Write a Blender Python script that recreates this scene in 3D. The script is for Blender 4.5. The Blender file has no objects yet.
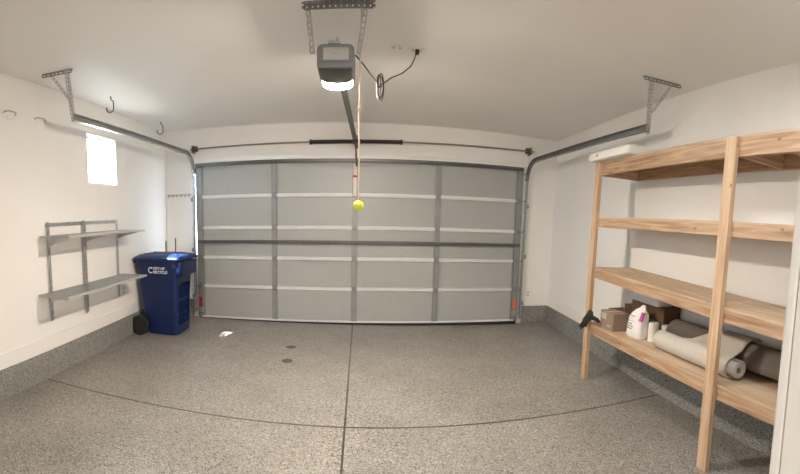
import bpy, bmesh, math, random
from mathutils import Vector, Matrix
random.seed(7)
SC = bpy.context.scene
COL = SC.collection
# ---------------------------------------------------------------- camera: the photograph is a phone panorama, straight uprights and bowed horizontals
def rotm(yaw, pitch, roll):
    return Matrix.Rotation(yaw, 3, 'Z') @ Matrix.Rotation(pitch, 3, 'X') @ Matrix.Rotation(roll, 3, 'Y')
cd = bpy.data.cameras.new('camera')
cam = bpy.data.objects.new('camera', cd)
COL.objects.link(cam)
KU, KV, V0 = .9313, .9711, 259.17
cd.type = 'PANO'
cd.panorama_type = 'CENTRAL_CYLINDRICAL'
cd.central_cylindrical_range_u_min = -KU
cd.central_cylindrical_range_u_max = KU
cd.central_cylindrical_range_v_min = -(474-V0)*KV/400
cd.central_cylindrical_range_v_max = V0*KV/400
cd.central_cylindrical_radius = 1.0
cd.sensor_fit = 'HORIZONTAL'
cd.clip_start = 0.01
_B = Matrix(((1, 0, 0), (0, 0, -1), (0, 1, 0)))
_M = (rotm(-.0938, -.0984, -.0315) @ _B).to_4x4()
_M.translation = (.0386, -6.1476, 1.6258)
cam.matrix_world = _M
SC.camera = cam
# ---------------------------------------------------------------- world, sun, lamps, exposure
EXPOSURE = 1.42
SC.view_settings.view_transform = 'Standard'
SC.view_settings.look = 'None'
SC.view_settings.gamma = 1.0
SC.view_settings.use_curve_mapping = False
SC.view_settings.exposure = EXPOSURE
W = bpy.data.worlds.new('sky')
SC.world = W
W.use_nodes = True
_bg = W.node_tree.nodes['Background']
_bg.inputs[0].default_value = (.66, .82, 1.0, 1)
_bg.inputs[1].default_value = 12.0
sd = bpy.data.lights.new('sun', 'SUN')
sd.energy = 17.0
sd.angle = math.radians(.6)
sd.color = (1, .95, .86)
sun = bpy.data.objects.new('sun', sd)
COL.objects.link(sun)
sun.rotation_euler = Vector((.532, .50, -1.0)).to_track_quat('-Z', 'Y').to_euler()
sun.location = (-6, -4, 6)

def area(name, loc, size, power, color, rot=(0, 0, 0), sizey=None):
    l = bpy.data.lights.new(name, 'AREA')
    l.energy = power; l.color = color; l.size = size
    if sizey: l.shape = 'RECTANGLE'; l.size_y = sizey
    o = bpy.data.objects.new(name, l); COL.objects.link(o)
    o.location = loc; o.rotation_euler = rot
    return o
# unseen fill lights added for brightness, on the garage ceiling and in the hall
area('garage_fill_light', (1.0, -5.0, 2.91), .34, 13, (.97, .98, 1))
area('hall_fill_light', (.0, -7.3, 2.50), .3, 16, (1, .93, .85))
OPENER_GLOW = 430.0

# ---------------------------------------------------------------- helpers
XL, XR, CH = -2.949, 2.995, 3.0     # wall faces and ceiling height, metres; the garage door stands at y = 0
FW = .05                              # face of the front wall
BW = -5.864                            # face of the back wall
DX0, DX1, DH = -2.400, 2.445, 2.475

class MB:
    def __init__(s): s.bm = bmesh.new()
    def box(s, x0, x1, y0, y1, z0, z1, bev=0.0, mat=None, seg=2):
        b = bmesh.new()
        M = Matrix.Translation(((x0+x1)/2, (y0+y1)/2, (z0+z1)/2)) @ Matrix.Diagonal((abs(x1-x0), abs(y1-y0), abs(z1-z0), 1))
        bmesh.ops.create_cube(b, size=1, matrix=M)
        if bev: bmesh.ops.bevel(b, geom=b.edges[:], offset=bev, segments=seg, profile=.6, affect='EDGES')
        return s.add(b, mat)
    def add(s, b, mat=None):
        if mat is not None: bmesh.ops.transform(b, matrix=mat, verts=b.verts)
        me = bpy.data.meshes.new('t'); b.to_mesh(me); b.free()
        s.bm.from_mesh(me); bpy.data.meshes.remove(me)
        return s
    def bar(s, p0, p1, w, h, up=(0, 0, 1), bev=0.0):
        p0, p1 = Vector(p0), Vector(p1); d = p1-p0; L = d.length; z = d.normalized()
        u = Vector(up); x = u.cross(z)
        if x.length < 1e-4: x = Vector((1, 0, 0)).cross(z)
        x.normalize(); y = z.cross(x)
        M = Matrix((x, y, z)).transposed().to_4x4(); M.translation = (p0+p1)/2
        b = bmesh.new(); bmesh.ops.create_cube(b, size=1, matrix=Matrix.Diagonal((w, h, L, 1)))
        if bev: bmesh.ops.bevel(b, geom=b.edges[:], offset=bev, segments=2, affect='EDGES')
        return s.add(b, M)
    def cyl(s, p0, p1, r, r2=None, n=20, caps=True):
        p0, p1 = Vector(p0), Vector(p1); d = p1-p0
        b = bmesh.new(); bmesh.ops.create_cone(b, cap_ends=caps, segments=n, radius1=r, radius2=r if r2 is None else r2, depth=d.length)
        M = d.to_track_quat('Z', 'Y').to_matrix().to_4x4(); M.translation = (p0+p1)/2
        return s.add(b, M)
    def ball(s, c, r, sc=(1, 1, 1), n=20):
        b = bmesh.new(); bmesh.ops.create_uvsphere(b, u_segments=n, v_segments=n//2+2, radius=r)
        return s.add(b, Matrix.Translation(c) @ Matrix.Diagonal((*sc, 1)))
    def tube(s, pts, r, n=8, closed=False):
        pts = [Vector(p) for p in pts]; rings = []
        N = len(pts); prev = None
        for i, p in enumerate(pts):
            a = pts[i-1] if (i or closed) else p; c = pts[(i+1) % N] if (i < N-1 or closed) else p
            t = (c-a).normalized()
            if prev is None: x = t.orthogonal().normalized()
            else:
                x = prev-t*prev.dot(t); x.normalize()
            prev = x; y = t.cross(x)
            rr = r[i] if isinstance(r, (list, tuple)) else r
            rings.append([s.bm.verts.new(p+x*math.cos(2*math.pi*k/n)*rr+y*math.sin(2*math.pi*k/n)*rr) for k in range(n)])
        for i in range(N if closed else N-1):
            A, B = rings[i], rings[(i+1) % N]
            for k in range(n): s.bm.faces.new((A[k], A[(k+1) % n], B[(k+1) % n], B[k]))
        if not closed: s.bm.faces.new(rings[0][::-1]); s.bm.faces.new(rings[-1])
        return s
    def sweep(s, prof, pts, side):
        """closed profile of (n, b) pairs swept along pts; b runs along the fixed vector side"""
        side = Vector(side); rings = []; pts = [Vector(p) for p in pts]
        for i, p in enumerate(pts):
            t = (pts[min(i+1, len(pts)-1)]-pts[max(i-1, 0)]).normalized(); nn = side.cross(t).normalized()
            rings.append([s.bm.verts.new(p+nn*a+side*b) for a, b in prof])
        m = len(prof)
        for i in range(len(rings)-1):
            for k in range(m): s.bm.faces.new((rings[i][k], rings[i][(k+1) % m], rings[i+1][(k+1) % m], rings[i+1][k]))
        s.bm.faces.new(rings[0][::-1]); s.bm.faces.new(rings[-1])
        return s
    def prism(s, poly, axis, a0, a1):
        """polygon in the plane normal to axis, extruded from a0 to a1"""
        def P(u, v, w): return {'x': (w, u, v), 'y': (u, w, v), 'z': (u, v, w)}[axis]
        A = [s.bm.verts.new(P(u, v, a0)) for u, v in poly]; B = [s.bm.verts.new(P(u, v, a1)) for u, v in poly]
        n = len(poly)
        for k in range(n): s.bm.faces.new((A[k], A[(k+1) % n], B[(k+1) % n], B[k]))
        s.bm.faces.new(A[::-1]); s.bm.faces.new(B)
        return s
    def loft(s, rings, caps=True):
        R = [[s.bm.verts.new(p) for p in r] for r in rings]; n = len(R[0])
        for i in range(len(R)-1):
            for k in range(n): s.bm.faces.new((R[i][k], R[i][(k+1) % n], R[i+1][(k+1) % n], R[i+1][k]))
        if caps: s.bm.faces.new(R[0][::-1]); s.bm.faces.new(R[-1])
        return s
    def build(s, name, mat, parent=None, smooth=None, loc=None):
        bmesh.ops.recalc_face_normals(s.bm, faces=s.bm.faces)
        me = bpy.data.meshes.new(name)
        if parent is not None or loc is not None:
            o0 = Vector(loc) if loc is not None else world_loc(parent)
            bmesh.ops.translate(s.bm, vec=-o0, verts=s.bm.verts)
        s.bm.to_mesh(me); s.bm.free()
        me.materials.append(mat)
        if smooth is not None:
            me.shade_smooth() if smooth >= 180 else me.polygons.foreach_set('use_smooth', [True]*len(me.polygons))
            if smooth < 180: me.set_sharp_from_angle(angle=math.radians(smooth))
        o = bpy.data.objects.new(name, me); COL.objects.link(o)
        if parent is not None: o.parent = parent
        elif loc is not None: o.location = loc
        return o

def turn(o, x0, phi):
    """swing a top-level object about the vertical line x = x0, y = 0: the side walls are not square to the door"""
    bpy.context.view_layer.update()
    o.matrix_world = Matrix.Translation((x0, 0, 0)) @ Matrix.Rotation(phi, 4, 'Z') @ Matrix.Translation((-x0, 0, 0)) @ o.matrix_world
    return o
def right(o): return turn(o, XR, -.0759)
def left(o): return turn(o, XL, .0481)
RIGHT, LEFT = [], []
def world_loc(o):
    v = Vector(o.location)
    while o.parent: o = o.parent; v += Vector(o.location)
    return v
def tag(o, label=None, cat=None, group=None, kind=None):
    if label: o['label'] = label
    if cat: o['category'] = cat
    if group: o['group'] = group
    if kind: o['kind'] = kind
    return o
def thing(name, loc, label, cat, group=None):
    o = bpy.data.objects.new(name, None); COL.objects.link(o); o.location = loc
    o.empty_display_size = .05
    return tag(o, label, cat, group)
def structure(o, label=None): return tag(o, label, kind='structure')
def dup_tree(o, parent=None):
    c = o.copy(); COL.objects.link(c); c.parent = parent
    for ch in [x for x in list(COL.objects) if x.parent == o]: dup_tree(ch, c)
    return c
def rrect(x0, x1, y0, y1, r, z, n=5):
    pts = []
    for cx, cy, a in ((x1-r, y1-r, 0), (x0+r, y1-r, 90), (x0+r, y0+r, 180), (x1-r, y0+r, 270)):
        for k in range(n+1):
            t = math.radians(a+90*k/n); pts.append((cx+r*math.cos(t), cy+r*math.sin(t), z))
    return pts
def perf_bar(mb, p0, p1, w, up, t=.003, pitch=.035):
    """perforated steel strip: two edges and the webs between its slots"""
    p0, p1 = Vector(p0), Vector(p1); d = p1-p0; L = d.length; z = d.normalized()
    n = Vector(up); s = n.cross(z).normalized(); n = z.cross(s)
    e = w*.3
    for sg in (-1, 1):
        o = s*sg*(w-e)/2
        mb.bar(p0+o, p1+o, e, t, up=n)
    k = max(2, int(L/pitch))
    for i in range(k+1):
        c = p0+z*(L*i/k); hh = .006 if w < .036 else .013
        mb.bar(c-z*hh, c+z*hh, w*.5, t*.98, up=n)
def angle_bar(mb, p0, p1, w, n1, n2):
    """perforated L-section: two strips meeting at the line p0-p1, spreading along n1 and n2"""
    a, b = Vector(n1).normalized(), Vector(n2).normalized()
    perf_bar(mb, Vector(p0)+a*w/2, Vector(p1)+a*w/2, w, b)
    perf_bar(mb, Vector(p0)+b*w/2, Vector(p1)+b*w/2, w, a)

# ---------------------------------------------------------------- materials
def mat(name, col, rough=.5, metal=0.0, spec=.5, noise=0.0, nscale=6.0, bump=0.0, bscale=200.0, coat=0.0, stretch=None):
    m = bpy.data.materials.new(name); m.use_nodes = True
    nt = m.node_tree; b = nt.nodes['Principled BSDF']
    b.inputs['Base Color'].default_value = (*col, 1); b.inputs['Roughness'].default_value = rough
    b.inputs['Metallic'].default_value = metal; b.inputs['Specular IOR Level'].default_value = spec
    b.inputs['Coat Weight'].default_value = coat
    tc = nt.nodes.new('ShaderNodeTexCoord'); src = tc.outputs['Object']
    if stretch:
        mp = nt.nodes.new('ShaderNodeMapping'); mp.inputs['Scale'].default_value = stretch
        nt.links.new(src, mp.inputs[0]); src = mp.outputs[0]
    nz = nt.nodes.new('ShaderNodeTexNoise'); nz.inputs['Scale'].default_value = nscale; nz.inputs['Detail'].default_value = 5
    nt.links.new(src, nz.inputs['Vector'])
    mr = nt.nodes.new('ShaderNodeMapRange'); mr.inputs[1].default_value = .3; mr.inputs[2].default_value = .7
    mr.inputs[3].default_value = 1-noise; mr.inputs[4].default_value = 1+noise
    nt.links.new(nz.outputs[0], mr.inputs[0])
    mx = nt.nodes.new('ShaderNodeVectorMath'); mx.operation = 'SCALE'; mx.inputs[0].default_value = col
    nt.links.new(mr.outputs[0], mx.inputs['Scale']); nt.links.new(mx.outputs[0], b.inputs['Base Color'])
    if bump:
        n2 = nt.nodes.new('ShaderNodeTexNoise'); n2.inputs['Scale'].default_value = bscale; n2.inputs['Detail'].default_value = 3
        nt.links.new(src, n2.inputs['Vector'])
        bp = nt.nodes.new('ShaderNodeBump'); bp.inputs['Strength'].default_value = bump; bp.inputs['Distance'].default_value = .003
        nt.links.new(n2.outputs[0], bp.inputs['Height']); nt.links.new(bp.outputs[0], b.inputs['Normal'])
    return m
def emit(name, col, s):
    m = bpy.data.materials.new(name); m.use_nodes = True; nt = m.node_tree
    b = nt.nodes['Principled BSDF']; b.inputs['Base Color'].default_value = (.9, .9, .9, 1)
    b.inputs['Emission Color'].default_value = (*col, 1); b.inputs['Emission Strength'].default_value = s
    return m
def glass(name):
    m = bpy.data.materials.new(name); m.use_nodes = True; nt = m.node_tree; nt.nodes.clear()
    o = nt.nodes.new('ShaderNodeOutputMaterial'); t = nt.nodes.new('ShaderNodeBsdfTransparent'); g = nt.nodes.new('ShaderNodeBsdfGlossy')
    g.inputs['Roughness'].default_value = .02; t.inputs[0].default_value = (.95, .97, .97, 1)
    x = nt.nodes.new('ShaderNodeMixShader'); x.inputs[0].default_value = .06
    nt.links.new(t.outputs[0], x.inputs[1]); nt.links.new(g.outputs[0], x.inputs[2]); nt.links.new(x.outputs[0], o.inputs[0])
    return m
def granite(name, joints=False, tint=(1, 1, 1), rough=.36, bright=1.0):
    """epoxy floor with broadcast flakes; on the floor slab also its saw-cut joints and two plugs"""
    m = bpy.data.materials.new(name); m.use_nodes = True; nt = m.node_tree; L = nt.links; N = nt.nodes
    b = N['Principled BSDF']; tc = N.new('ShaderNodeTexCoord')
    v = N.new('ShaderNodeTexVoronoi'); v.inputs['Scale'].default_value = 120
    L.new(tc.outputs['Object'], v.inputs['Vector'])
    cr = N.new('ShaderNodeValToRGB'); cr.color_ramp.interpolation = 'CONSTANT'
    e = cr.color_ramp.elements
    cols = [(0, (.11, .10, .09)), (.12, (.24, .222, .20)), (.38, (.31, .286, .258)), (.70, (.37, .345, .315)), (.93, (.50, .475, .44))]
    e[0].position = 0; e[0].color = (*[c*t*bright for c, t in zip(cols[0][1], tint)], 1)
    e[1].position = cols[1][0]; e[1].color = (*[c*t*bright for c, t in zip(cols[1][1], tint)], 1)
    for p, c in cols[2:]:
        k = e.new(p); k.color = (*[a*t*bright for a, t in zip(c, tint)], 1)
    sep = N.new('ShaderNodeSeparateColor'); L.new(v.outputs['Color'], sep.inputs[0]); L.new(sep.outputs[0], cr.inputs[0])
    nz = N.new('ShaderNodeTexNoise'); nz.inputs['Scale'].default_value = 1.6; nz.inputs['Detail'].default_value = 6
    L.new(tc.outputs['Object'], nz.inputs['Vector'])
    mr = N.new('ShaderNodeMapRange'); mr.inputs[1].default_value = .3; mr.inputs[2].default_value = .7; mr.inputs[3].default_value = .84; mr.inputs[4].default_value = 1.08
    L.new(nz.outputs[0], mr.inputs[0])
    sc = N.new('ShaderNodeVectorMath'); sc.operation = 'SCALE'; L.new(cr.outputs[0], sc.inputs[0]); L.new(mr.outputs[0], sc.inputs['Scale'])
    out = sc.outputs[0]
    if joints:
        sx = N.new('ShaderNodeSeparateXYZ'); L.new(tc.outputs['Object'], sx.inputs[0])
        def M(op, a, bb):
            n = N.new('ShaderNodeMath'); n.operation = op
            for i, q in enumerate((a, bb)):
                if q is None: continue
                if hasattr(q, 'links'): L.new(q, n.inputs[i])
                else: n.inputs[i].default_value = q
            return n.outputs[0]
        def line(sock, c, w): return M('LESS_THAN', M('ABSOLUTE', M('SUBTRACT', sock, c), None), w)
        def disc(cx, cy, rx, ry):
            a = M('POWER', M('DIVIDE', M('SUBTRACT', sx.outputs[0], cx), rx), 2.0)
            c = M('POWER', M('DIVIDE', M('SUBTRACT', sx.outputs[1], cy), ry), 2.0)
            return M('LESS_THAN', M('ADD', a, c), 1.0)
        j = M('MAXIMUM', line(sx.outputs[0], -.046, .008), line(sx.outputs[1], -3.095, .010))
        d = M('MAXIMUM', disc(-.76, -1.19, .062, .06), disc(-.723, -1.69, .06, .07))
        mx = N.new('ShaderNodeMix'); mx.data_type = 'RGBA'; L.new(j, mx.inputs[0]); L.new(out, mx.inputs[6]); mx.inputs[7].default_value = (.045, .04, .035, 1)
        m2 = N.new('ShaderNodeMix'); m2.data_type = 'RGBA'; L.new(d, m2.inputs[0]); L.new(mx.outputs[2], m2.inputs[6]); m2.inputs[7].default_value = (.018, .013, .011, 1)
        out = m2.outputs[2]
        bp = N.new('ShaderNodeBump'); bp.inputs['Strength'].default_value = .6; bp.inputs['Distance'].default_value = .006; bp.invert = True
        L.new(j, bp.inputs['Height'])
        bz = N.new('ShaderNodeBump'); bz.inputs['Strength'].default_value = .12; bz.inputs['Distance'].default_value = .001
        L.new(v.outputs['Distance'], bz.inputs['Height']); L.new(bp.outputs[0], bz.inputs['Normal']); L.new(bz.outputs[0], b.inputs['Normal'])
        n3 = N.new('ShaderNodeTexNoise'); n3.inputs['Scale'].default_value = .9; n3.inputs['Detail'].default_value = 4; L.new(tc.outputs['Object'], n3.inputs['Vector'])
        r3 = N.new('ShaderNodeMapRange'); r3.inputs[1].default_value = .3; r3.inputs[2].default_value = .7; r3.inputs[3].default_value = rough-.07; r3.inputs[4].default_value = rough+.1
        L.new(n3.outputs[0], r3.inputs[0]); L.new(r3.outputs[0], b.inputs['Roughness'])
    else: b.inputs['Roughness'].default_value = .55
    L.new(out, b.inputs['Base Color'])
    return m
def wood(name, axis, c0=(.29, .165, .09), c1=(.57, .39, .25), knots=True, ply=False):
    m = bpy.data.materials.new(name); m.use_nodes = True; nt = m.node_tree; L = nt.links; N = nt.nodes
    b = N['Principled BSDF']; b.inputs['Roughness'].default_value = .62
    tc = N.new('ShaderNodeTexCoord'); oi = N.new('ShaderNodeObjectInfo')
    ad = N.new('ShaderNodeVectorMath'); ad.operation = 'ADD'; L.new(tc.outputs['Object'], ad.inputs[0])
    ml = N.new('ShaderNodeVectorMath'); ml.operation = 'SCALE'; ml.inputs[0].default_value = (7, 5, 9); L.new(oi.outputs['Random'], ml.inputs['Scale']); L.new(ml.outputs[0], ad.inputs[1])
    mp = N.new('ShaderNodeMapping'); s = [16, 16, 16] if not ply else [9, 9, 9]; s['xyz'.index(axis)] = 1.0
    mp.inputs['Scale'].default_value = s; L.new(ad.outputs[0], mp.inputs[0])
    nz = N.new('ShaderNodeTexNoise'); nz.inputs['Scale'].default_value = 1.6; nz.inputs['Detail'].default_value = 7; nz.inputs['Distortion'].default_value = 1.2
    L.new(mp.outputs[0], nz.inputs['Vector'])
    cr = N.new('ShaderNodeValToRGB'); cr.color_ramp.elements[0].position = .3; cr.color_ramp.elements[0].color = (*c0, 1)
    cr.color_ramp.elements[1].position = .66; cr.color_ramp.elements[1].color = (*c1, 1); L.new(nz.outputs[0], cr.inputs[0])
    out = cr.outputs[0]
    if knots:
        m3 = N.new('ShaderNodeMapping'); s = [1.6, 1.6, 1.6]; s['xyz'.index(axis)] = .9; m3.inputs['Scale'].default_value = s; L.new(ad.outputs[0], m3.inputs[0])
        v = N.new('ShaderNodeTexVoronoi'); v.inputs['Scale'].default_value = 6.0; L.new(m3.outputs[0], v.inputs['Vector'])
        mr = N.new('ShaderNodeMapRange'); mr.inputs[1].default_value = .05; mr.inputs[2].default_value = .11; mr.inputs[3].default_value = .85; mr.inputs[4].default_value = 0
        L.new(v.outputs['Distance'], mr.inputs[0])
        mx = N.new('ShaderNodeMix'); mx.data_type = 'RGBA'; L.new(mr.outputs[0], mx.inputs[0]); L.new(out, mx.inputs[6]); mx.inputs[7].default_value = (.20, .10, .045, 1)
        out = mx.outputs[2]
    L.new(out, b.inputs['Base Color'])
    return m

WALL = mat('white_wall_paint', (.88, .86, .83), .62, noise=.015, nscale=1.5, bump=.25, bscale=90)
CEIL = mat('ceiling_paint', (.86, .84, .81), .7, noise=.02, nscale=1.2, bump=.3, bscale=70)
TRIM = mat('white_trim_paint', (.88, .86, .83), .42)
FLOOR = granite('flaked_epoxy_floor', True, bright=.84)
CURB = granite('flaked_epoxy_curb', False, (.93, .98, 1.02), bright=1.0)
DOORSKIN = mat('grey_door_insulation', (.40, .40, .385), .38, noise=.04, nscale=3, bump=.15, bscale=60, stretch=(40, 40, .6))
DOORWHITE = mat('pale_painted_steel', (.78, .78, .76), .30, noise=.03)
STILE = mat('grey_galvanised_stile', (.29, .295, .29), .4, metal=.35, noise=.08)
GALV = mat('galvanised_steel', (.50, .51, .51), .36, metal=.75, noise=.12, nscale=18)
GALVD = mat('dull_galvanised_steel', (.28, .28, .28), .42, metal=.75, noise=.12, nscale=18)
STRUT = mat('dark_steel_strut', (.13, .13, .125), .4, metal=.6, noise=.1)
BLACK = mat('black_plastic', (.02, .02, .02), .5)
SPRING = mat('brown_black_spring', (.045, .032, .028), .55, metal=.3, noise=.2, nscale=30)
RUBBER = mat('black_rubber', (.015, .015, .016), .7)
BINBLUE = mat('blue_bin_plastic', (.0015, .014, .078), .45, noise=.06, nscale=4)
BINLID = mat('blue_lid_plastic', (.002, .021, .098), .45, noise=.06, nscale=4)
SHELFM = mat('grey_coated_wire', (.40, .41, .41), .4, metal=.5, noise=.06)
WHITEP = mat('white_plastic', (.85, .84, .81), .4)
FOAM = mat('white_foam', (.88, .86, .80), .75, bump=.2, bscale=300)
CARD = mat('brown_cardboard', (.30, .215, .15), .8, noise=.08, nscale=5)
CARDD = mat('dark_cardboard', (.12, .062, .034), .85, noise=.08, nscale=5)
PAPER = mat('white_label_paper', (.52, .49, .46), .6)
GREYP = mat('grey_opener_plastic', (.24, .235, .245), .45, noise=.03)
DGREYP = mat('dark_grey_plastic', (.10, .095, .09), .45)
TENNIS = mat('tennis_ball_felt', (.75, .85, .07), .9, noise=.08, nscale=60, bump=.6, bscale=900)
ROPEM = mat('pale_rope', (.70, .58, .46), .8, noise=.1, nscale=200)
RED = mat('red_plastic', (.45, .03, .03), .45)
ORANGE = mat('orange_warning_paper', (.78, .14, .04), .6)
CABLE = mat('grey_brown_cable', (.045, .038, .034), .5)
CARPB = mat('beige_carpet', (.56, .51, .44), .95, noise=.08, nscale=90, bump=.8, bscale=700)
CARPG = mat('grey_brown_carpet', (.15, .125, .105), .95, noise=.12, nscale=90, bump=.8, bscale=700)
GLOVE = mat('dark_olive_leather', (.022, .018, .009), .7, noise=.3, nscale=20)
PINK = mat('magenta_print', (.62, .12, .42), .5)
INK = mat('grey_ink', (.40, .38, .37), .6)
INKW = mat('white_ink', (.8, .82, .85), .5)
GLASS = glass('window_glass')
PINEY, PINEX, PINEZ = wood('pine_lumber_long', 'y'), wood('pine_lumber_cross', 'x'), wood('pine_lumber_upright', 'z', (.44, .275, .155), (.66, .475, .32))
PLY = wood('plywood_deck', 'y', (.44, .31, .195), (.60, .46, .32), knots=False, ply=True)
GREYSTRIP = mat('pale_grey_strip', (.58, .57, .55), .5)
YARD = mat('side_yard_gravel', (.17, .15, .13), .9, noise=.2)
OUTC = mat('driveway_concrete', (.5, .49, .47), .8, noise=.08)
SMUDGE = mat('faint_grey_scuff', (.60, .60, .60), .7)

# ---------------------------------------------------------------- the room
o = MB().box(XL-.3, XR+.3, -8.2, FW+.1, -.2, 0).build('floor', FLOOR); structure(o, 'speckled grey epoxy garage floor with two saw-cut joints')
o = MB().box(XL-.18, XR+.18, BW-.12, FW+.2, CH, CH+.15).build('ceiling', CEIL); structure(o, 'pale painted garage ceiling')
# left wall with the window opening
WY0, WY1, WZ0, WZ1 = -2.165, -1.53, 2.065, 2.637
m = MB()
T = .12
m.box(XL-T, XL, BW-.3, WY0, 0, CH); m.box(XL-T, XL, WY1, FW+.2, 0, CH); m.box(XL-T, XL, WY0, WY1, 0, WZ0); m.box(XL-T, XL, WY0, WY1, WZ1, CH)
LEFT.append(structure(m.build('wall_left', WALL), 'white garage wall with the small window'))
RIGHT.append(structure(MB().box(XR, XR+T, BW-.3, FW+.2, 0, CH).build('wall_right', WALL), 'white garage wall behind the wooden shelving'))
m = MB(); OX0, OX1, OZ = -2.475, 2.40, 2.45
m.box(XL, OX0-.09, FW, FW+.16, 0, CH); m.box(OX0-.09, OX0, FW, FW+.02, 0, OZ); m.box(OX0-.09, OX0, FW, FW+.16, OZ, CH); m.box(OX1, XR, FW, FW+.16, 0, CH); m.box(OX0, OX1, FW, FW+.16, OZ, CH)
m.box(-2.40, 2.50, FW-.022, FW, 2.53, CH)
structure(m.build('wall_front', WALL), 'white wall around and above the garage door')
m = MB(); HX0, HX1 = -.75, .529
m.box(XL, HX0, BW-.12, BW, 0, CH); m.box(HX1, XR, BW-.12, BW, 0, CH); m.box(HX0, HX1, BW-.12, BW, 2.3, CH)
structure(m.build('wall_back', WALL), 'white wall with the doorway to the hall')
m = MB(); m.box(HX0-.9, HX1+.9, -8.2, -8.08, 0, 2.6); m.box(HX0-.9, HX0-.78, -8.08, BW-.12, 0, 2.6); m.box(HX1+.78, HX1+.9, -8.08, BW-.12, 0, 2.6); m.box(HX0-.9, HX1+.9, -8.2, BW-.12, 2.6, 2.7)
structure(m.build('wall_hall', WALL), 'white hall behind the doorway')
# doorway casing (right side closes the picture)
structure(MB().box(HX1-.022, HX1, BW-.12, BW-.002, 0, 2.3).box(HX1-.022, HX1+.06, BW, BW+.016, 0, 2.36, .004).build('trim_1', TRIM), 'white doorway casing')
structure(MB().box(HX0, HX0+.022, BW-.12, BW-.002, 0, 2.3).box(HX0-.06, HX0+.022, BW, BW+.016, 0, 2.36, .004).build('trim_2', TRIM), 'white doorway casing')
# epoxy-coated stem walls and the boards above them
LEFT.append(structure(MB().box(XL, XL+.02, BW, FW, 0, .285, .004).build('trim_3', CURB), 'flaked grey concrete stem wall at the left'))
RIGHT.append(structure(MB().box(XR-.02, XR, BW, FW, 0, .278, .004).build('trim_4', CURB), 'flaked grey concrete stem wall at the right'))
structure(MB().box(XL+.02, -2.50, FW-.02, FW, 0, .285, .004).build('trim_5', CURB), 'flaked grey stem wall left of the garage door')
structure(MB().box(2.545, XR-.02, FW-.02, FW, 0, .282, .004).build('trim_6', CURB), 'flaked grey stem wall right of the garage door')
LEFT.append(structure(MB().box(XL, XL+.012, BW, FW, .287, .435, .003).build('baseboard_left', TRIM), 'white baseboard above the left stem wall'))
RIGHT.append(structure(MB().box(XR-.012, XR, BW, FW, .280, .435, .003).build('baseboard_right', TRIM), 'white baseboard above the right stem wall'))
structure(MB().box(2.545, XR-.012, FW-.012, FW, .286, .44, .003).box(XL+.012, -2.50, FW-.012, FW, .287, .44, .003).build('baseboard_front', TRIM), 'white baseboard beside the garage door')
structure(MB().box(-2.38, 2.48, FW-.034, FW-.022, 2.545, 2.562, .003).build('trim_7', TRIM), 'thin ledge above the garage door')
structure(MB().box(-2.474, -2.390, FW-.003, FW+.015, 0, .98).build('trim_9', TRIM), 'strip added on the left door jamb to block daylight low in the gap')  # added to close the lower part of the door gap against daylight
structure(MB().box(2.455, 2.535, FW-.02, FW, 0, 2.52, .003).build('trim_8', TRIM), 'white door jamb board')
# outside: apron, and an unseen board added to shape the sun patch
structure(MB().box(-40, 40, FW+.16, 60, -.25, -.03).build('ground_outside', OUTC))
structure(MB().box(-40, XL-.2, -40, FW+.16, -.25, -.03).build('ground_side_yard', YARD))
e = MB(); e.prism([(-7.0, 4.4), (-7.0, 3.10), (-2.86, 3.12), (-2.22, 3.52), (-2.22, 4.4)], 'x', XL-.62, XL-.50)
LEFT.append(structure(e.build('added_sun_blocker', TRIM), 'unseen board added outside the window to trim the sun patch'))
# window
w = structure(MB().box(XL-.115, XL-.085, WY0, WY0+.03, WZ0, WZ1).box(XL-.115, XL-.085, WY1-.03, WY1, WZ0, WZ1)
    .box(XL-.115, XL-.085, WY0, WY1, WZ0, WZ0+.03).box(XL-.115, XL-.085, WY0, WY1, WZ1-.03, WZ1).build('window_1', TRIM, loc=(XL-.11, (WY0+WY1)/2, WZ0)), 'small bright window high in the left wall')
MB().box(XL-.103, XL-.098, WY0+.03, WY1-.03, WZ0+.03, WZ1-.03).build('window_pane', GLASS, w)
LEFT.append(w)

# ---------------------------------------------------------------- garage door
door = thing('garage_door', (0, 0, 0), 'wide closed sectional garage door with grey insulated panels and steel frame', 'garage door')
SX = [DX0, -1.195, -.032, 1.158, DX1]
SZ = [.03, .545, 1.003, 1.470, 1.955, DH]
for i in range(5):
    z0, z1 = SZ[i]+.0005, SZ[i+1]-.0005
    s = MB().box(DX0, DX1, .030, .043, z1-.001, z1+.012 if i < 4 else z1).box(DX0, DX1, .022, .044, z0, z1, .002).build('door_section', DOORWHITE, door)
    for j in range(4):
        a, b = SX[j]+.038, SX[j+1]-.038
        p = MB().box(a, b, .008, .022, z0+.028, z1-.028)
        # pressed rim around the panel
        g = .055
        for (x0, x1, q0, q1) in ((a+g, b-g, z0+.085, z0+.091), (a+g, b-g, z1-.091, z1-.085), (a+g, a+g+.006, z0+.085, z1-.085), (b-g-.006, b-g, z0+.085, z1-.085)):
            p.box(x0, x1, .004, .008, q0, q1)
        p.build('panel', DOORSKIN, s)
    for j in range(5):
        hw = .036 if 0 < j < 4 else .05
        xc = SX[j] + (hw if j == 0 else -hw if j == 4 else 0)
        MB().box(xc-hw+.006, xc+hw-.006, -.020, .020, z0, z1, .003).box(xc-hw-.008, xc-hw+.005, -.004, .018, z0, z1).box(xc+hw-.005, xc+hw+.008, -.004, .018, z0, z1).build('stile', STILE, s)
    for (q0, q1) in ((z0, z0+.020), (z1-.020, z1)):
        for j in range(4):
            MB().box(SX[j]+(.037 if j else .10), SX[j+1]-(.037 if j < 3 else .10), -.014, .020, q0, q1, .003).build('rail', DOORWHITE, s)
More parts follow.
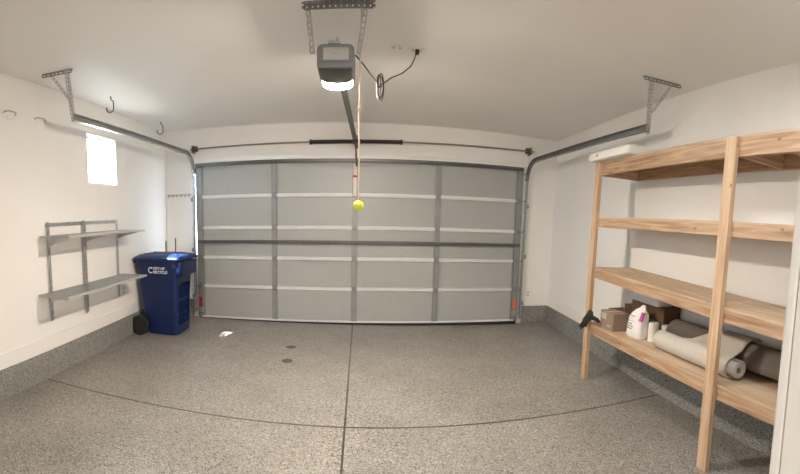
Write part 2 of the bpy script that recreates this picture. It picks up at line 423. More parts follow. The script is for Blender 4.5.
for i in range(1, 5):
    for j in range(5):
        xc = SX[j] + (.05 if j == 0 else -.05 if j == 4 else 0); z = SZ[i]
        MB().box(xc-.028, xc+.028, -.026, -.0205, z-.05, z+.05, .002).cyl((xc-.03, -.028, z), (xc+.03, -.028, z), .008, n=10).build('hinge', GALVD, door)
for z, h, mt in ((1.272, .036, STRUT), (DH-.012, .040, STRUT)):
    q = MB().box(DX0+.02, DX1-.02, -.034, -.0265, z-h, z+h*.2).box(DX0+.02, DX1-.02, -.075, -.034, z+h*.1, z+h*.3).box(DX0+.02, DX1-.02, -.075, -.070, z-h*.8, z+h*.1)
    q.build('strut', mt, door)
MB().prism([(DX0+.01, -.022), (DX1-.01, -.03), (DX1-.01, .029), (DX0+.01, .029)], 'y', -.016, .046).build('bottom_seal', RUBBER, door)
MB().box(DX0+.06, DX1-.06, -.024, -.019, .034, .056).build('bottom_retainer', DOORWHITE, door)
for s_ in (-1, 1):
    xe = DX0 if s_ < 0 else DX1
    MB().box(xe-s_*.09, xe-s_*.005, -.05, -.0205, .12, .20, .003).build('bottom_bracket', GALV, door)
    for z in SZ[1:5]+[.16, 2.38]:
        MB().cyl((xe-s_*.02, -.045, z), (xe+s_*.05, -.045, z), .006, n=8).cyl((xe+s_*.030, -.045, z), (xe+s_*.048, -.045, z), .021, n=16).build('roller', GALVD, door)
# bracket of the operator on the centre stile
MB().box(-.058, -.012, -.040, -.0275, 1.93, 2.40, .003).build('operator_bracket', mat('cream_painted_steel', (.76, .68, .60), .45), door)
t = tag(MB().box(2.365, 2.412, -.0225, -.0205, .22, .40).build('warning_sticker', ORANGE, door), 'orange warning sticker')
MB().box(2.37, 2.408, -.0235, -.0225, .36, .38).box(2.375, 2.405, -.0235, -.0225, .27, .275).box(2.375, 2.405, -.0235, -.0225, .30, .305).build('warning_print', INK, t)
t = tag(MB().box(-2.385, -2.335, -.0225, -.0205, .17, .36).build('warning_sticker', RED, door), 'red warning sticker')

door.rotation_euler.y = -.009
# ---------------------------------------------------------------- tracks
def track(side, label):
    X = -2.452 if side < 0 else 2.490
    t = thing('door_track', (X, -.06, 0), label, 'door track', 'tracks of the garage door')
    hw, d, th = .026, .028, .0025
    prof = [(-hw, 0), (hw, 0), (hw, d), (hw-.006, d), (hw-.006, d-th), (hw-th, d-th), (hw-th, th), (-hw+th, th), (-hw+th, d-th), (-hw+.006, d-th), (-hw+.006, d), (-hw, d)]
    prof = [(a, -b*side) for a, b in prof]
    y0 = -.045
    v = [(X, y0, .10), (X, y0, 2.28)]
    MB().sweep(prof, v, (1, 0, 0)).build('vertical_track', GALV, t)
    R = .30
    c = [(X, y0-R+R*math.cos(a), 2.29+R*math.sin(a)) for a in [math.radians(90*k/12) for k in range(13)]]
    c += [(X, -2.925, 2.612 if side < 0 else 2.625)]
    hw = .033; d = .036
    prof = [(-hw, 0), (hw, 0), (hw, d), (hw-.008, d), (hw-.008, d-th), (hw-th, d-th), (hw-th, th), (-hw+th, th), (-hw+th, d-th), (-hw+.008, d-th), (-hw+.008, d), (-hw, d)]
    prof = [(a, -b*side) for a, b in prof]
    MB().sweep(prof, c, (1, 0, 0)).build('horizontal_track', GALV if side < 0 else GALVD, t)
    for z in (.35, 1.1, 1.9):
        MB().box(X+side*.0005, X+side*.030, -.062, FW-.001, z-.03, z+.03, .002).build('jamb_bracket', GALVD, t)
    ye = -2.90; yc = -3.10 if side < 0 else -3.16; xi, xo = (X+.125, X-.14) if side < 0 else (X-.25, X+.09)
    m = MB(); angle_bar(m, (X+side*.002, ye, 2.585), (X+side*.01 if 0 else (X+xi)/2-.5*(X-xi)*.6, yc, CH-.006), .030, (side, 0, 0), (0, 1, 0)); m.build('hanger', GALV, t)
    m = MB(); xb = xo
    perf_bar(m, (X-side*.03, ye-.09, 2.76), (xb-side*.06, yc, CH-.012), .024, (0, 1, 0)); m.build('diagonal_brace', GALV, t)
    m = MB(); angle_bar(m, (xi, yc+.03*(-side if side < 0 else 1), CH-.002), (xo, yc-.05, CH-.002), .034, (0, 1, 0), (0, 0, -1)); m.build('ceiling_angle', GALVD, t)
    m = MB()
    for k in range(2): m.cyl((X+side*.001, ye+.01, 2.60+.025*k), (X+side*.012, ye+.01, 2.60+.025*k), .007, n=6)
    m.build('bolt', GALVD, t)
track(-1, 'galvanised door track curving along the left wall under the ceiling')
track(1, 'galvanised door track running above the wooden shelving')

sp = thing('torsion_shaft', (0, -.08, 2.71), 'thin steel shaft with dark springs mounted above the garage door', 'door spring')
def tz(x): return 2.713+.016*x
MB().cyl((-2.47, -.08, tz(-2.47)), (2.54, -.08, tz(2.54)), .0125, n=14).build('shaft', GALVD, sp, 40)
def coil(x0, x1):
    m = MB(); n = int((x1-x0)/.012); pts = []
    for k in range(n*8+1):
        x = x0+(x1-x0)*k/(n*8); a = 2*math.pi*k/8
        pts.append((x, -.08+.024*math.cos(a), tz(x)+.024*math.sin(a)))
    m.tube(pts, .0065, 6); return m
for a, b in ((-.69, -.075), (-.005, .585)):
    s = coil(a, b).build('spring', SPRING, sp, 60)
    for q in (a, b-.02): MB().cyl((q-.005, -.08, tz(q)), (q+.025, -.08, tz(q)), .036, n=18).build('spring_cone', BLACK, s, 40)
MB().box(-.058, -.022, -.10, FW-.023, 2.672, 2.80, .003).build('centre_bracket', GALVD, sp)
for s_ in (-1, 1):
    x = -2.43 if s_ < 0 else 2.485; z = tz(x)
    MB().box(x-.002, x+.002, -.13, FW-.023 if s_ < 0 else FW-.023, z-.06, z+.05).build('end_bracket', GALVD, sp)
    MB().cyl((x-s_*.07, -.08, z), (x-s_*.005, -.08, z), .045, n=22).cyl((x-s_*.02, -.08, z), (x-s_*.012, -.08, z), .055, n=22).build('cable_drum', STRUT, sp, 40)
    MB().tube([(x-s_*.03, -.125, z), (x-s_*.03, -.126, z-.3), (x-s_*.03, -.092, .2)], .002, 5).build('lift_cable', STRUT, sp)

# ---------------------------------------------------------------- opener
op = thing('door_opener', (0, -2.86, 2.48), 'grey ceiling-hung door opener with lit lens and white label', 'garage door opener')
m = MB()
def ring(hx, y, z0, z1, r=.02, n=4):
    return [(x, y, z) for x, z, _ in rrect(-hx, hx, z0, z1, r, 0, n)]
m.loft([ring(.100, -3.060, 2.515, 2.640, .03), ring(.112, -3.054, 2.505, 2.652, .03), ring(.118, -3.03, 2.50, 2.660, .03), ring(.121, -2.69, 2.498, 2.660, .02), ring(.116, -2.66, 2.503, 2.652, .02)])
m.build('housing', GREYP, op, 40)
m = MB(); R_ = []
for y, hx, zb in ((-3.052, .106, 2.490), (-3.03, .110, 2.480), (-2.86, .108, 2.468), (-2.83, .106, 2.470)):
    R_.append([(x, y, z) for x, z in [(-hx, 2.499)] + [(hx*math.cos(math.pi*(1+k/10)), 2.499+(2.499-zb)*math.sin(math.pi*(1+k/10))) for k in range(1, 10)] + [(hx, 2.499)]])
m.loft(R_); m.build('underside', DGREYP, op, 50)
LENS = emit('glowing_lens', (1, .88, .74), OPENER_GLOW)
m = MB(); R_ = []
for y, hx, d in ((-2.828, .094, .024), (-2.81, .102, .034), (-2.72, .102, .034), (-2.69, .096, .028), (-2.675, .08, .014)):
    R_.append([(x, y, z) for x, z in [(-hx, 2.499)] + [(hx*math.cos(math.pi*(1+k/10)), 2.499+d*math.sin(math.pi*(1+k/10))) for k in range(1, 10)] + [(hx, 2.499)]])
m.loft(R_); m.build('lamp_lens', LENS, op, 60)
lb = tag(MB().box(-.075, .085, -3.0635, -3.0605, 2.552, 2.628, .001).build('label_plate', PAPER, op), 'white label')
MB().box(-.02, .03, -3.0645, -3.0636, 2.586, 2.590).box(-.005, .075, -3.0645, -3.0636, 2.617, 2.620).build('label_print', INK, lb)
m = MB()
for k in range(16): m.box(-.094+.0125*k, -.088+.0125*k, -3.0625, -3.0595, 2.536, 2.541)
m.build('vent', DGREYP, op)
m = MB().box(-.045, .03, -3.05, -2.98, 2.6605, 2.672, .003).box(-.04, -.01, -3.062, -3.05, 2.655, 2.675, .003).cyl((.012, -3.04, 2.66), (.012, -3.04, 2.70), .008)
m.build('latch_bracket', GALV, op)
OD = Vector((-.145, -.29, .094))
m = MB(); angle_bar(m, Vector((-.345, -3.34, CH-.002))-OD, Vector((.085, -3.355, CH-.002))-OD, .036, (0, -1, 0), (0, 0, -1)); m.build('ceiling_angle', GALVD, op)
for a, b in ((-.160, -.132), (.168, .132)):
    m = MB(); angle_bar(m, (b, -3.045, 2.60), (a, -3.045, CH-.036-OD.z), .030, (-1 if a < 0 else 1, 0, 0), (0, 1, 0)); m.build('hanger', GALV, op)
MB().bar(Vector((-.125, -2.90, 2.685))-OD, Vector((-.040, FW-.024, 2.648))-OD, .038, .036).bar(Vector((-.125, -2.90, 2.665))-OD, Vector((-.043, -.14, 2.629))-OD, .052, .004).build('rail', STRUT, op)
tr = MB().box(-.09-OD.x, -.02-OD.x, -.62-OD.y, -.46-OD.y, 2.618-OD.z, 2.652-OD.z, .005).build('trolley', BLACK, op)
MB().tube([Vector(q)-OD for q in ((-.055, -.52, 2.617), (-.05, -.44, 2.59), (-.045, -.25, 2.51), (-.038, -.10, 2.42), (-.035, -.055, 2.37))], .012, 8).build('door_arm', STRUT, tr, 60)
MB().tube([Vector(q)-OD for q in ((-.05, -.60, 2.617), (-.05, -.60, 2.36), (-.05, -.60, 2.17))], .003, 6).build('release_cord', RED, tr)
MB().cyl(Vector((-.078, -.60, 2.168))-OD, Vector((-.022, -.60, 2.168))-OD, .014, n=12).build('release_handle', RED, tr, 40)

op.location = Vector(op.location)+OD
# hanging ball
bp_ = Vector((.020, -3.285, 1.706))
bl = thing('hanging_tennis_ball', tuple(bp_), 'yellow-green tennis ball hanging on a pale rope before the garage door', 'tennis ball')
b = MB().ball(bp_, .036, n=28).build('ball', TENNIS, bl, 180)
m = MB(); pts = []
for k in range(60):
    t_ = 2*math.pi*k/60; q = Vector((math.cos(t_)+.35*math.cos(3*t_)*0, math.sin(t_), .42*math.sin(2*t_))); q.normalize(); pts.append(bp_+q*.0363)
m.tube(pts, .0012, 5, True).build('seam', PAPER, b)
rp = [bp_+Vector((0, 0, .035)), bp_+Vector((-.002, 0, .4)), Vector((.013, -3.285, 2.30)), Vector((.012, -3.285, 2.6)), Vector((.012, -3.285, CH-.004))]
r = MB().tube(rp, .0055, 8).build('rope', ROPEM, bl, 60)
m = MB().ball((.013, -3.285, 2.355), .011, (1, 1, 1.3), 12)
for dx, dz in ((.03, .02), (-.02, -.022), (.022, -.01), (.012, .035)): m.tube([(.013, -3.285, 2.355), (.013+dx*.6, -3.287, 2.355+dz), (.013+dx, -3.285, 2.355+dz*1.2)], .0022, 5)
m.build('knot', ROPEM, bl, 60)
MB().tube([(.012, -3.285, CH-.03), (.012, -3.285, CH-.012), (.013, -3.285, CH-.001)], .006, 6).build('ceiling_hook', GALV, bl)

# power cord with its bundle, ceiling outlets
cb = thing('power_cord', (.3, -2.95, 2.6), 'dark power cord from the opener with a hanging coiled bundle', 'cord')
m = MB(); m.tube([(-.022, -3.20, 2.73), (.02, -3.12, 2.715), (.09, -3.02, 2.66), (.14, -2.955, 2.625), (.158, -2.95, 2.62), (.185, -2.94, 2.637), (.24, -2.90, 2.69), (.32, -2.84, 2.745), (.39, -2.76, 2.83), (.42, -2.71, 2.90), (.444, -2.685, CH-.022)], .0048, 6)
m.build('cord', CABLE, cb, 60)
m = MB()
for a, dx, h in ((0, 0, .085), (.35, .008, .10), (.8, -.007, .09)):
    pts = [(.152+dx+math.cos(a)*.022*math.cos(t_), -2.95+math.sin(a)*.022*math.cos(t_), 2.60+h*math.sin(t_)) for t_ in [2*math.pi*k/22 for k in range(22)]]
    m.tube(pts, .0042, 6, True)
m.cyl((.152, -2.95, 2.60), (.152, -2.95, 2.62), .016, n=10)
m.build('coil', CABLE, cb, 60)
MB().box(.430, .460, -2.70, -2.665, CH-.045, CH-.010, .004).build('plug', BLACK, cb)
def outlet(name, c, ax, label, group=None):
    t = thing(name, c, label, 'outlet', group); c = Vector(c)
    def bx(u0, u1, v0, v1, d0, d1, nm, mt):
        if ax == 'z': q = (c.x+v0, c.x+v1, c.y+u0, c.y+u1, c.z-d1, c.z-d0)
        elif ax == 'y': q = (c.x+u0, c.x+u1, c.y-d1, c.y-d0, c.z+v0, c.z+v1)
        else: q = (c.x+d0, c.x+d1, c.y+u0, c.y+u1, c.z+v0, c.z+v1)
        MB().box(*q, bev=.0015).build(nm, mt, t)
        return t
    bx(-.035, .035, -.058, .058, .0005, .006, 'cover_plate', WHITEP)
    for s_ in (-1, 1): bx(-.016, .016, s_*.026-.014, s_*.026+.014, .006, .009, 'socket', mat('outlet_face', (.55, .53, .5), .5))
    return t
outlet('ceiling_outlet', (.444, -2.66, CH), 'z', 'white ceiling outlet with the dark cord plugged in')
outlet('blank_ceiling_plate', (.287, -2.684, CH), 'z', 'white ceiling plate above the coiled cord, nothing plugged in')
outlet('wall_outlet', (2.64, FW, .485), 'y', 'white outlet low on the wall right of the garage door')
LEFT.append(outlet('wall_outlet', (XL, -1.46, .665), 'x', 'white outlet low on the left wall beside the blue bin'))

# ---------------------------------------------------------------- hooks
def jhook(x, y, label):
    z = CH
    pts = [(x, y, z), (x, y, z-.03), (x+.03, y+.0, z-.055), (x+.032, y, z-.12)]
    for k in range(9):
        a = math.radians(-180*k/8); pts.append((x-.013+.045*math.cos(a), y, z-.125+.045*math.sin(a)))
    pts.append((x-.058, y, z-.108))
    t = thing('ceiling_hook', (x, y, z), label, 'hook', 'dark ceiling hooks')
    MB().tube(pts, .0065, 8).build('hook', BLACK, t, 60)
    MB().cyl((x, y, z-.006), (x, y, z), .014, n=12).build('screw_collar', GALVD, t)
jhook(-2.55, -2.10, 'black J-shaped ceiling hook nearer the window')
jhook(-2.66, -.67, 'black J-shaped ceiling hook nearer the garage door')
for y, lab in ((-3.41, 'thin grey wall hook high on the left wall at the picture edge'), (-2.99, 'thin grey wall hook high on the left wall near the track end')):
    t = thing('wall_hook', (XL, y, 2.65), lab, 'hook', 'thin hooks high on the left wall')
    MB().tube([(XL+.002, y-.075, 2.643), (XL+.02, y-.072, 2.655), (XL+.03, y-.04, 2.661), (XL+.03, y+.04, 2.661), (XL+.02, y+.072, 2.655), (XL+.002, y+.075, 2.640)], .004, 6).build('bracket_wire', GALVD, t, 60)
    MB().box(XL, XL+.003, y-.03, y+.03, 2.595, 2.645).build('mounting_plate', TRIM, t)
    LEFT.append(t)
t = thing('hook_rail', (-2.71, FW, 1.985), 'small pale hook rail on the wall above the blue bin', 'hook rail')
MB().box(-2.92, -2.505, FW-.014, FW, 1.970, 2.0, .003).build('backing_strip', GREYSTRIP, t)
for k in range(6):
    x = -2.885+.069*k
    MB().tube([(x, FW-.014, 1.990), (x, FW-.045, 1.987), (x, FW-.058, 1.97), (x, FW-.045, 1.953), (x, FW-.034, 1.957)], .006, 7).build('hook', GALVD, t, 60)

# ---------------------------------------------------------------- left wall shelves
rk = thing('wall_shelf_rack', (XL, -2.3, 1.0), 'grey metal wall rack with two shelves on slotted uprights', 'wall shelves')
MB().box(XL, XL+.012, -2.99, -1.58, 1.575, 1.615, .002).build('top_rail', GALV, rk)
for y, z0, hw in ((-2.975, .60, .019), (-2.345, .555, .034), (-1.61, .61, .016)):
    m = MB(); perf_bar(m, (XL+.024, y, z0), (XL+.024, y, 1.612), hw*2, (1, 0, 0), t=.008, pitch=.05); m.build('slotted_upright', GALV, rk)
for z, ya, yb in ((1.485, -3.11, -1.545), (.900, -3.17, -1.53)):
    m = MB(); x0, x1 = XL+.03, XL+.375
    n = 88
    for k in range(n+1): m.box(x0, x1, ya+(yb-ya)*k/n-.0045, ya+(yb-ya)*k/n+.0045, z-.004, z)
    for k in range(6): m.box(x0+(x1-x0)*k/5-.004, x0+(x1-x0)*k/5+.004, ya, yb, z-.008, z-.004)
    s = m.build('shelf', SHELFM, rk)
    MB().box(x1-.004, x1+.008, ya-.003, yb+.003, z-.024, z+.003, .003).build('front_lip', mat('pale_shelf_lip', (.62, .64, .65), .35, metal=.5), s)
    MB().box(x0, x1-.004, ya-.008, ya-.004, z-.024, z+.003).build('end_lip', SHELFM, s)
    for y in (-2.975, -2.345, -1.61):
        m = MB(); m.prism([(XL+.0285, z-.009), (XL+.355, z-.009), (XL+.355, z-.022), (XL+.10, z-.085), (XL+.0285, z-.115)], 'y', y-.003, y+.003); m.build('bracket', GALV, rk)

LEFT.append(rk)
# ---------------------------------------------------------------- blue bin
bn = thing('wheeled_recycling_bin', (-2.65, -.75, 0), 'large blue wheeled recycling bin with closed lid and white lettering', 'recycling bin')
secs = [(-2.86, -2.40, -.98, -.52, .05, .015), (-2.875, -2.395, -.985, -.515, .06, .10), (-2.92, -2.38, -1.01, -.50, .06, .55), (-2.955, -2.362, -1.03, -.48, .06, .93), (-2.965, -2.350, -1.045, -.47, .06, .935), (-2.97, -2.345, -1.048, -.467, .06, 1.02)]
m = MB(); m.loft([rrect(a, b_, c, d, r_, z) for a, b_, c, d, r_, z in secs])
body = m.build('body', BINBLUE, bn, 35)
c1 = MB().box(-2.48, -2.1, -.93, -.57, .14, .70, .03).build('cut', BINBLUE)
c2 = MB().box(-3.1, -2.80, -1.2, -.3, -.05, .27, .06).build('cut', BINBLUE)
for c in (c1, c2):
    md = body.modifiers.new('b', 'BOOLEAN'); md.object = c; md.operation = 'DIFFERENCE'; md.solver = 'EXACT'
bpy.context.view_layer.update()
dg = bpy.context.evaluated_depsgraph_get()
nm_ = bpy.data.meshes.new_from_object(body.evaluated_get(dg)); body.modifiers.clear(); body.data = nm_
for c in (c1, c2): bpy.data.objects.remove(c)
MB().cyl((-2.425, -.932, .46), (-2.425, -.568, .46), .018, n=14).build('grab_bar', mat('blue_bar', (.01, .03, .12), .4), bn, 40)
MB().cyl((-2.435, -.932, .26), (-2.435, -.568, .26), .014, n=14).build('grab_bar', BINBLUE, bn, 40)
m = MB(); m.loft([rrect(-2.44, -2.325, -1.0, -.47, .04, .80), rrect(-2.44, -2.305, -1.01, -.46, .05, .82), rrect(-2.44, -2.295, -1.03, -.45, .05, .98), rrect(-2.44, -2.30, -1.02, -.455, .05, 1.0)])
MBx = m.build('front_lip', BINBLUE, bn, 40)
m = MB()
m.loft([rrect(-2.985, -2.29, -1.075, -.43, .05, 1.022), rrect(-2.998, -2.28, -1.08, -.425, .06, 1.035), rrect(-2.992, -2.285, -1.07, -.43, .06, 1.055), rrect(-2.96, -2.34, -.99, -.50, .10, 1.085), rrect(-2.88, -2.42, -.9, -.58, .10, 1.095)])
lid = m.build('lid', BINLID, bn, 50)
m = MB()
for y in (-.88, -.75, -.62): m.box(-2.90, -2.40, y-.018, y+.018, 1.08, 1.100, .008)
m.build('lid_rib', BINLID, lid)
MB().cyl((-2.986, -1.02, 1.0), (-2.986, -.46, 1.0), .018, n=14).build('handle', BINBLUE, bn, 40)
MB().cyl((-2.90, -1.06, .14), (-2.90, -.44, .14), .012, n=12).build('axle', GALVD, bn, 40)
for y in (-1.075, -.425):
    wh = MB().cyl((-2.90, y-.03, .135), (-2.90, y+.03, .135), .133, n=32).build('wheel', RUBBER, bn, 40)
    MB().cyl((-2.90, y-.034, .135), (-2.90, y+.034, .135), .07, n=24).cyl((-2.90, y-.038, .135), (-2.90, y+.038, .135), .025, n=16).build('wheel_hub', BLACK, wh, 40)
def text(s, size, loc, rot, mt, parent, name, ext=.0006):
    cu = bpy.data.curves.new(name, 'FONT'); cu.body = s; cu.size = size; cu.extrude = ext; cu.offset = size*.03
    o = bpy.data.objects.new('txt', cu); COL.objects.link(o)
    o.matrix_world = Matrix.Translation(loc) @ rot
    bpy.context.view_layer.update()
    me = bpy.data.meshes.new_from_object(o.evaluated_get(bpy.context.evaluated_depsgraph_get()))
    me.transform(Matrix.Translation(-world_loc(parent)) @ o.matrix_world)
    bpy.data.objects.remove(o); me.materials.clear(); me.materials.append(mt)
    r = bpy.data.objects.new(name, me); COL.objects.link(r); r.parent = parent
    return r
RX = Matrix.Rotation(math.radians(90-3.0), 4, 'X')
text('CITY OF', .045, (-2.70, -1.034, .895), RX, INKW, bn, 'lettering')
text('RECYCLE', .050, (-2.70, -1.032, .845), RX, INKW, bn, 'lettering')
m = MB(); m.tube([(-2.735+.030*math.cos(a), -1.034, .885+.036*math.sin(a)) for a in [math.radians(40+280*k/14) for k in range(15)]], .006, 6); m.build('arrow_emblem', INKW, bn, 60)
bn.location = Vector(bn.location)+Vector((.125, -.155, 0)); bn.scale = (1, 1, 1.03)
#
for x, zt, mt, lab in ((-2.806, 1.262, mat('brown_stick', (.16, .09, .05), .6), 'brown stick standing behind the blue bin'), (-2.646, 1.306, BLACK, 'thin black rod standing behind the blue bin')):
    t = thing('upright_stick' if x < -2.7 else 'thin_rod', (x, -.3, 0), lab, 'stick')
    MB().tube([(x+.02, -.36, .0), (x+.01, -.34, .6), (x, -.30, zt-.02), (x, -.30, zt)], [.010, .010, .009, .006], 8).build('shaft', mt, t, 60)
    MB().cyl((x+.02, -.36, .0005), (x+.02, -.359, .03), .014, n=12).build('end_cap', BLACK, t)

# ---------------------------------------------------------------- wooden shelving
sh = thing('wooden_shelving', (2.75, -3.8, 0), 'tall pine lumber shelving unit with four deep shelves along the right wall', 'shelving')
PF = 2.453; FX = 2.4915; RF = XR-.022
for yc in (-2.470, -4.328, -5.17):
    MB().box(PF, FX-.0005, yc-.0445, yc+.0445, 0, 2.312, .003).build('post', PINEZ, sh)
YA, YE = -2.43, -5.21
def shelf(zf, zn, rh, joists, split):
    """zf, zn: deck top at the far and near end; rh rim height"""
    def zz(y): return zf+(zn-zf)*(YA-y)/(YA-YE)
    def slab(m, x0, x1, ya, yb, dz0, dz1):
        A = [(x0, ya, zz(ya)+dz0), (x1, ya, zz(ya)+dz0), (x1, ya, zz(ya)+dz1), (x0, ya, zz(ya)+dz1)]
        B = [(x0, yb, zz(yb)+dz0), (x1, yb, zz(yb)+dz0), (x1, yb, zz(yb)+dz1), (x0, yb, zz(yb)+dz1)]
        m.loft([A, B]); return m
    m = MB(); cuts = [YA]+split+[YE]
    for a, b in zip(cuts[:-1], cuts[1:]): slab(m, FX+.001, RF, a-(.003 if a != YA else 0), b+.003, -.014, 0)
    s = m.build('shelf', PLY, sh)
    slab(MB(), FX, FX+.038, YA, YE, -.0145-rh, -.0145).build('front_rim', PINEY, s)
    slab(MB(), RF-.038, RF, YA, YE, -.0145-rh, -.0145).build('rear_rim', PINEY, s)
    for y in [YA-.02]+joists+[YE+.02]:
        slab(MB(), FX+.038, RF-.038, y+.019, y-.019, -.0145-rh, -.0145).build('cross_joist', PINEX, s)
    return zz
z1f = shelf(2.318, 2.325, .125, [-4.37, -4.80], [-3.82])
z2f = shelf(1.746, 1.743, .088, [-3.8], [-3.75])
z3f = shelf(1.213, 1.135, .088, [-3.8], [-4.20])
z4f = shelf(.612, .620, .088, [-3.8], [-3.50])
RIGHT.append(sh)

# ---------------------------------------------------------------- things on the shelving
def rt(*a):
    t = thing(*a); RIGHT.append(t); return t
zt = z1f(-2.8)+.002
t = rt('foam_slab', (2.7, -2.8, zt), 'white foam slab lying on the far end of the top shelf', 'foam slab')
m = MB(); m.loft([rrect(2.41, 2.96, -3.12, -2.36, .02, zt), rrect(2.40, 2.97, -3.13, -2.35, .03, zt+.012), rrect(2.40, 2.97, -3.13, -2.35, .03, zt+.070), rrect(2.42, 2.95, -3.11, -2.37, .03, zt+.085)])
m.build('slab', FOAM, t, 50)
MB().box(2.395, 2.4005, -2.56, -2.54, zt+.03, zt+.05).build('edge_mark', INK, t)
def zs(y): return z4f(y)+.002
t = rt('small_cardboard_box', (2.62, -2.74, zs(-2.8)), 'small closed cardboard box with white label on the lower shelf', 'box')
z = zs(-2.9); H_ = .175
MB().box(2.535, 2.70, -2.88, -2.62, z, z+H_, .003).build('carton', CARD, t)
MB().box(2.533, 2.5355, -2.74, -2.65, z+.095, z+.155).build('label', PAPER, t)
MB().box(2.5325, 2.5335, -2.72, -2.67, z+.11, z+.116).box(2.5325, 2.5335, -2.73, -2.66, z+.13, z+.137).build('label_print', INK, t)
MB().box(2.5325, 2.5355, -2.84, -2.76, z+.03, z+.05).build('carton_mark', INK, t)
MB().box(2.530, 2.705, -2.765, -2.735, z+H_-.0005, z+H_+.0015).build('packing_tape', mat('tan_tape', (.5, .38, .25), .35), t)
t = rt('open_shallow_carton', (2.84, -2.6, zs(-2.6)), 'open shallow cardboard tray behind the small labelled box', 'box')
z = zs(-2.75); m = MB(); x0, x1, ya, yb = 2.72, 2.97, -2.76, -2.44
m.box(x0, x1, ya, yb, z, z+.004); m.box(x0, x0+.004, ya, yb, z, z+.15); m.box(x1-.004, x1, ya, yb, z, z+.15); m.box(x0, x1, ya, ya+.004, z, z+.15); m.box(x0, x1, yb-.004, yb, z, z+.15)
m.build('tray', CARD, t)
MB().box(x0, x1, -2.768, -2.761, z+.0, z+.26).build('raised_flap', CARD, t)
t = rt('large_brown_carton', (2.87, -3.1, zs(-3.1)), 'large dark brown carton at the back of the lower shelf', 'box')
z = zs(-3.40); MB().box(2.785, 2.975, -3.33, -2.79, z, z+.315, .004).build('carton', CARDD, t)
MB().box(2.782, 2.7853, -3.20, -2.95, z+.15, z+.18).box(2.782, 2.7853, -3.15, -3.0, z+.10, z+.115).build('faded_print', CARD, t)
zz_ = z+.3165
t = rt('white_storage_tray', (2.86, -3.05, zz_), 'white plastic tray standing on the large brown carton', 'tray')
m = MB(); m.loft([rrect(2.76, 2.94, -3.26, -2.74, .02, zz_), rrect(2.73, 2.97, -3.31, -2.69, .03, zz_+.085), rrect(2.72, 2.972, -3.32, -2.68, .03, zz_+.09), rrect(2.72, 2.972, -3.32, -2.68, .03, zz_+.10)])
m.build('tray', mat('translucent_white_plastic', (.80, .82, .83), .35), t, 40)
MB().box(2.712, 2.7215, -3.12, -2.92, zz_+.082, zz_+.096, .003).build('handle_lip', WHITEP, t)
# white bag
zb = zs(-3.1); BX, BY = 2.665, -3.105
t = rt('white_paper_bag', (BX, BY, zb), 'white crumpled bag with grey print and magenta corner on the lower shelf', 'bag')
random.seed(3)
R_ = []
prof = [(.0, .94, .84), (.015, 1.02, 1.0), (.06, 1.04, 1.04), (.12, 1.0, 1.0), (.18, .98, .90), (.23, .97, .62), (.255, .90, .36), (.272, .66, .22), (.295, .36, .15), (.322, .20, .10)]
for i_, (h, sx, sy) in enumerate(prof):
    r_ = []
    for k in range(32):
        a = 2*math.pi*k/32; sq = (abs(math.cos(a))**5+abs(math.sin(a))**5)**-.2
        j = 1+.035*math.sin(3*a+h*40)+random.uniform(-.02, .02)
        r_.append((BX+.062*sy*math.cos(a)*sq*j, BY+.105*sx*math.sin(a)*sq*j-.070*(h/.3)**3, zb+h+(random.uniform(-.005, .005) if h > 0 else 0)))
    R_.append(r_)
MB().loft(R_).build('bag', mat('white_bag_paper', (.84, .82, .80), .5, bump=.5, bscale=60), t, 50)
MB().bar((BX-.024, BY-.118, zb+.262), (BX-.054, BY-.122, zb+.180), .034, .020, up=(1, 0, 0)).build('magenta_patch', PINK, t)
m = MB()
for k in range(6): m.bar((BX-.0655+.004*(5-k)*(k < 3), BY+.075, zb+.205-.024*k), (BX-.0655+.004*(5-k)*(k < 3), BY-.02+.02*(k % 2), zb+.205-.024*k), .009, .010, up=(1, 0, 0))
m.build('bag_print', INK, t)
for (x, y, h, r_, lab) in ((2.731, -3.268, .165, .047, 'pale can standing beside the white bag'), (2.79, -3.375, .16, .040, 'pale can standing between the other can and the beige carpet roll')):
    z = zs(y-.05)
    t = rt('paint_can', (x, y, z), lab, 'can', 'pale cans on the lower shelf')
    MB().cyl((x, y, z), (x, y, z+h), r_, n=28).cyl((x, y, z+h*.93), (x, y, z+h*.95), r_+.002, n=28).build('can', mat('cream_can', (.74, .71, .64), .5), t, 40)
    MB().cyl((x, y, z+h+.0003), (x, y, z+h+.008), r_*.96, n=28).build('can_lid', WHITEP, t, 40)
# glove on the shelf edge at the post
GX = 2.436
t = rt('dark_work_glove', (GX, -2.5, .66), 'dark work glove hanging over the shelf edge at the far post', 'glove')
GY = -2.50
MB().loft([[(GX+wx*math.cos(a), GY+yc+wy*math.sin(a), zc) for a in [2*math.pi*k/14 for k in range(14)]] for yc, wy, zc, wx in
        ((-.085, .020, .778, .008), (-.085, .055, .765, .013), (-.075, .075, .72, .014), (-.03, .080, .675, .014), (.02, .062, .64, .013), (.05, .035, .612, .010))]).build('palm', GLOVE, t, 60)
for yc, zc, ye_, ze, r_ in ((.055, .628, .150, .545, .012), (.035, .618, .115, .530, .013), (.0, .628, .06, .555, .012), (-.04, .655, -.005, .580, .011)):
    MB().tube([(GX, GY+yc, zc), (GX-.006, GY+(yc+ye_)/2-.004, (zc+ze)/2-.006), (GX-.002, GY+ye_, ze)], [r_, r_, r_*.6], 8).build('finger', GLOVE, t, 60)
MB().tube([(GX, GY-.10, .71), (GX+.02, GY-.125, .70), (GX+.05, GY-.14, .685), (GX+.072, GY-.155, .66)], [.024, .024, .022, .016], 8).build('cuff_strap', GLOVE, t, 60)

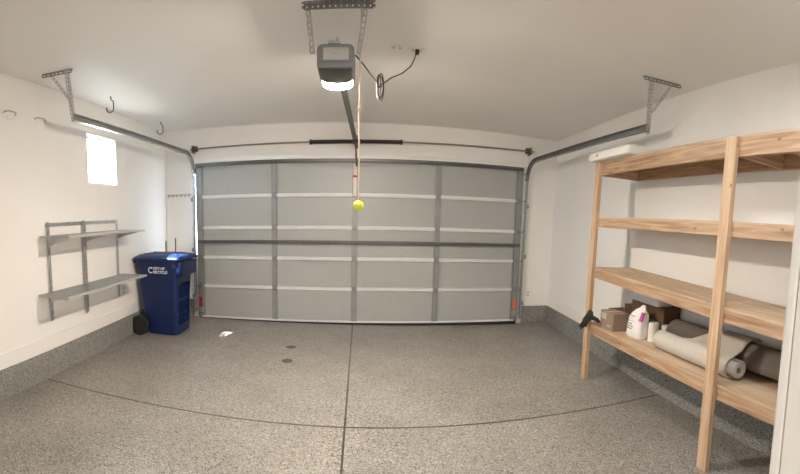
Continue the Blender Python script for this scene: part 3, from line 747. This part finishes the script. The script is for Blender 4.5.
# carpet rolls
def spiral(cx, cz, r0, r1, turns, th, n=26, start=0.0):
    a_, b_ = [], []
    N_ = int(turns*n)
    for k in range(N_+1):
        a = start+2*math.pi*k/n; r = r0+(r1-r0)*k/N_
        a_.append((cx+r*math.cos(a), cz+r*math.sin(a))); b_.append((cx+(r-th)*math.cos(a), cz+(r-th)*math.sin(a)))
    return a_ + b_[::-1]
def rolled(mb, xc, ya, yb, lift, r0, r1, turns, th, start=0.0):
    rings = []
    for i in range(9):
        y = ya+(yb-ya)*i/8
        rings.append([(x, y, z) for x, z in spiral(xc, zs(y)+lift+r1, r0, r1, turns, th, start=start)])
    return mb.loft(rings)
GR, GC = .122, 2.866
t = rt('grey_carpet_roll', (GC, -4.2, zs(-4.2)), 'long grey-brown carpet roll lying along the wall on the lower shelf', 'carpet roll')
rolled(MB(), GC, -3.43, -4.95, .001, .03, GR, 3.6, .012).build('rolled_carpet', CARPG, t, 50)
BC, R1 = 2.660, .080
t = rt('beige_carpet_roll', (BC, -4.0, zs(-4.0)), 'beige carpet roll with loose outer flap at the front of the lower shelf', 'carpet roll')
rolled(MB(), BC, -3.50, -4.405, .012, .032, R1-.012, 2.3, .014, start=-.5).build('rolled_core', CARPB, t, 50)
rings = []
N1, N2 = 22, 14
for y in (-3.48, -3.62, -3.75, -3.85, -3.95, -4.05, -4.2, -4.34):
    cz = zs(y)+.001+R1; gz = zs(y)+.001+GR; k_ = max(0, min(1, (-y-3.80)/.22)); k_ = k_*k_*(3-2*k_)
    out, inn = [], []
    for k in range(N1+N2):
        a = math.radians(-70-k*250/(N1+N2-1))
        w = Vector((BC+R1*math.cos(a), 0, cz+R1*math.sin(a))); wn = Vector((math.cos(a), 0, math.sin(a)))
        if k < N1:
            a2 = math.radians(-70-k*(165)/(N1-1)); d = Vector((BC+R1*math.cos(a2), 0, cz+R1*math.sin(a2))); dn = Vector((math.cos(a2), 0, math.sin(a2)))
        else:
            a2 = math.radians(150-(k-N1)*95/(N2-1)); rr = GR+.022; d = Vector((GC+rr*math.cos(a2), 0, gz+rr*math.sin(a2))); dn = Vector((math.cos(a2), 0, math.sin(a2)))
        p = w.lerp(d, k_); n_ = wn.lerp(dn, k_).normalized()
        out.append((p.x, y, p.z)); q = p-n_*.010; inn.append((q.x, y, q.z))
    rings.append(out+inn[::-1])
MB().loft(rings).build('outer_flap', CARPB, t, 50)

# ---------------------------------------------------------------- unseen lamp bodies added over the two fill lights
t = thing('added_ceiling_lamp', (1.0, -5.0, CH), 'round white flush ceiling lamp, added unseen for fill light', 'ceiling lamp')
MB().cyl((1.0, -5.0, CH-.06), (1.0, -5.0, CH-.001), .19, n=32).build('added_lamp_base', WHITEP, t, 40)
t = thing('added_hall_lamp', (.0, -7.3, 2.6), 'round white hall ceiling lamp, added unseen for fill light', 'ceiling lamp')
MB().cyl((.0, -7.3, 2.53), (.0, -7.3, 2.599), .18, n=32).build('added_lamp_base', WHITEP, t, 40)

for o in RIGHT: right(o)
for o in LEFT: left(o)
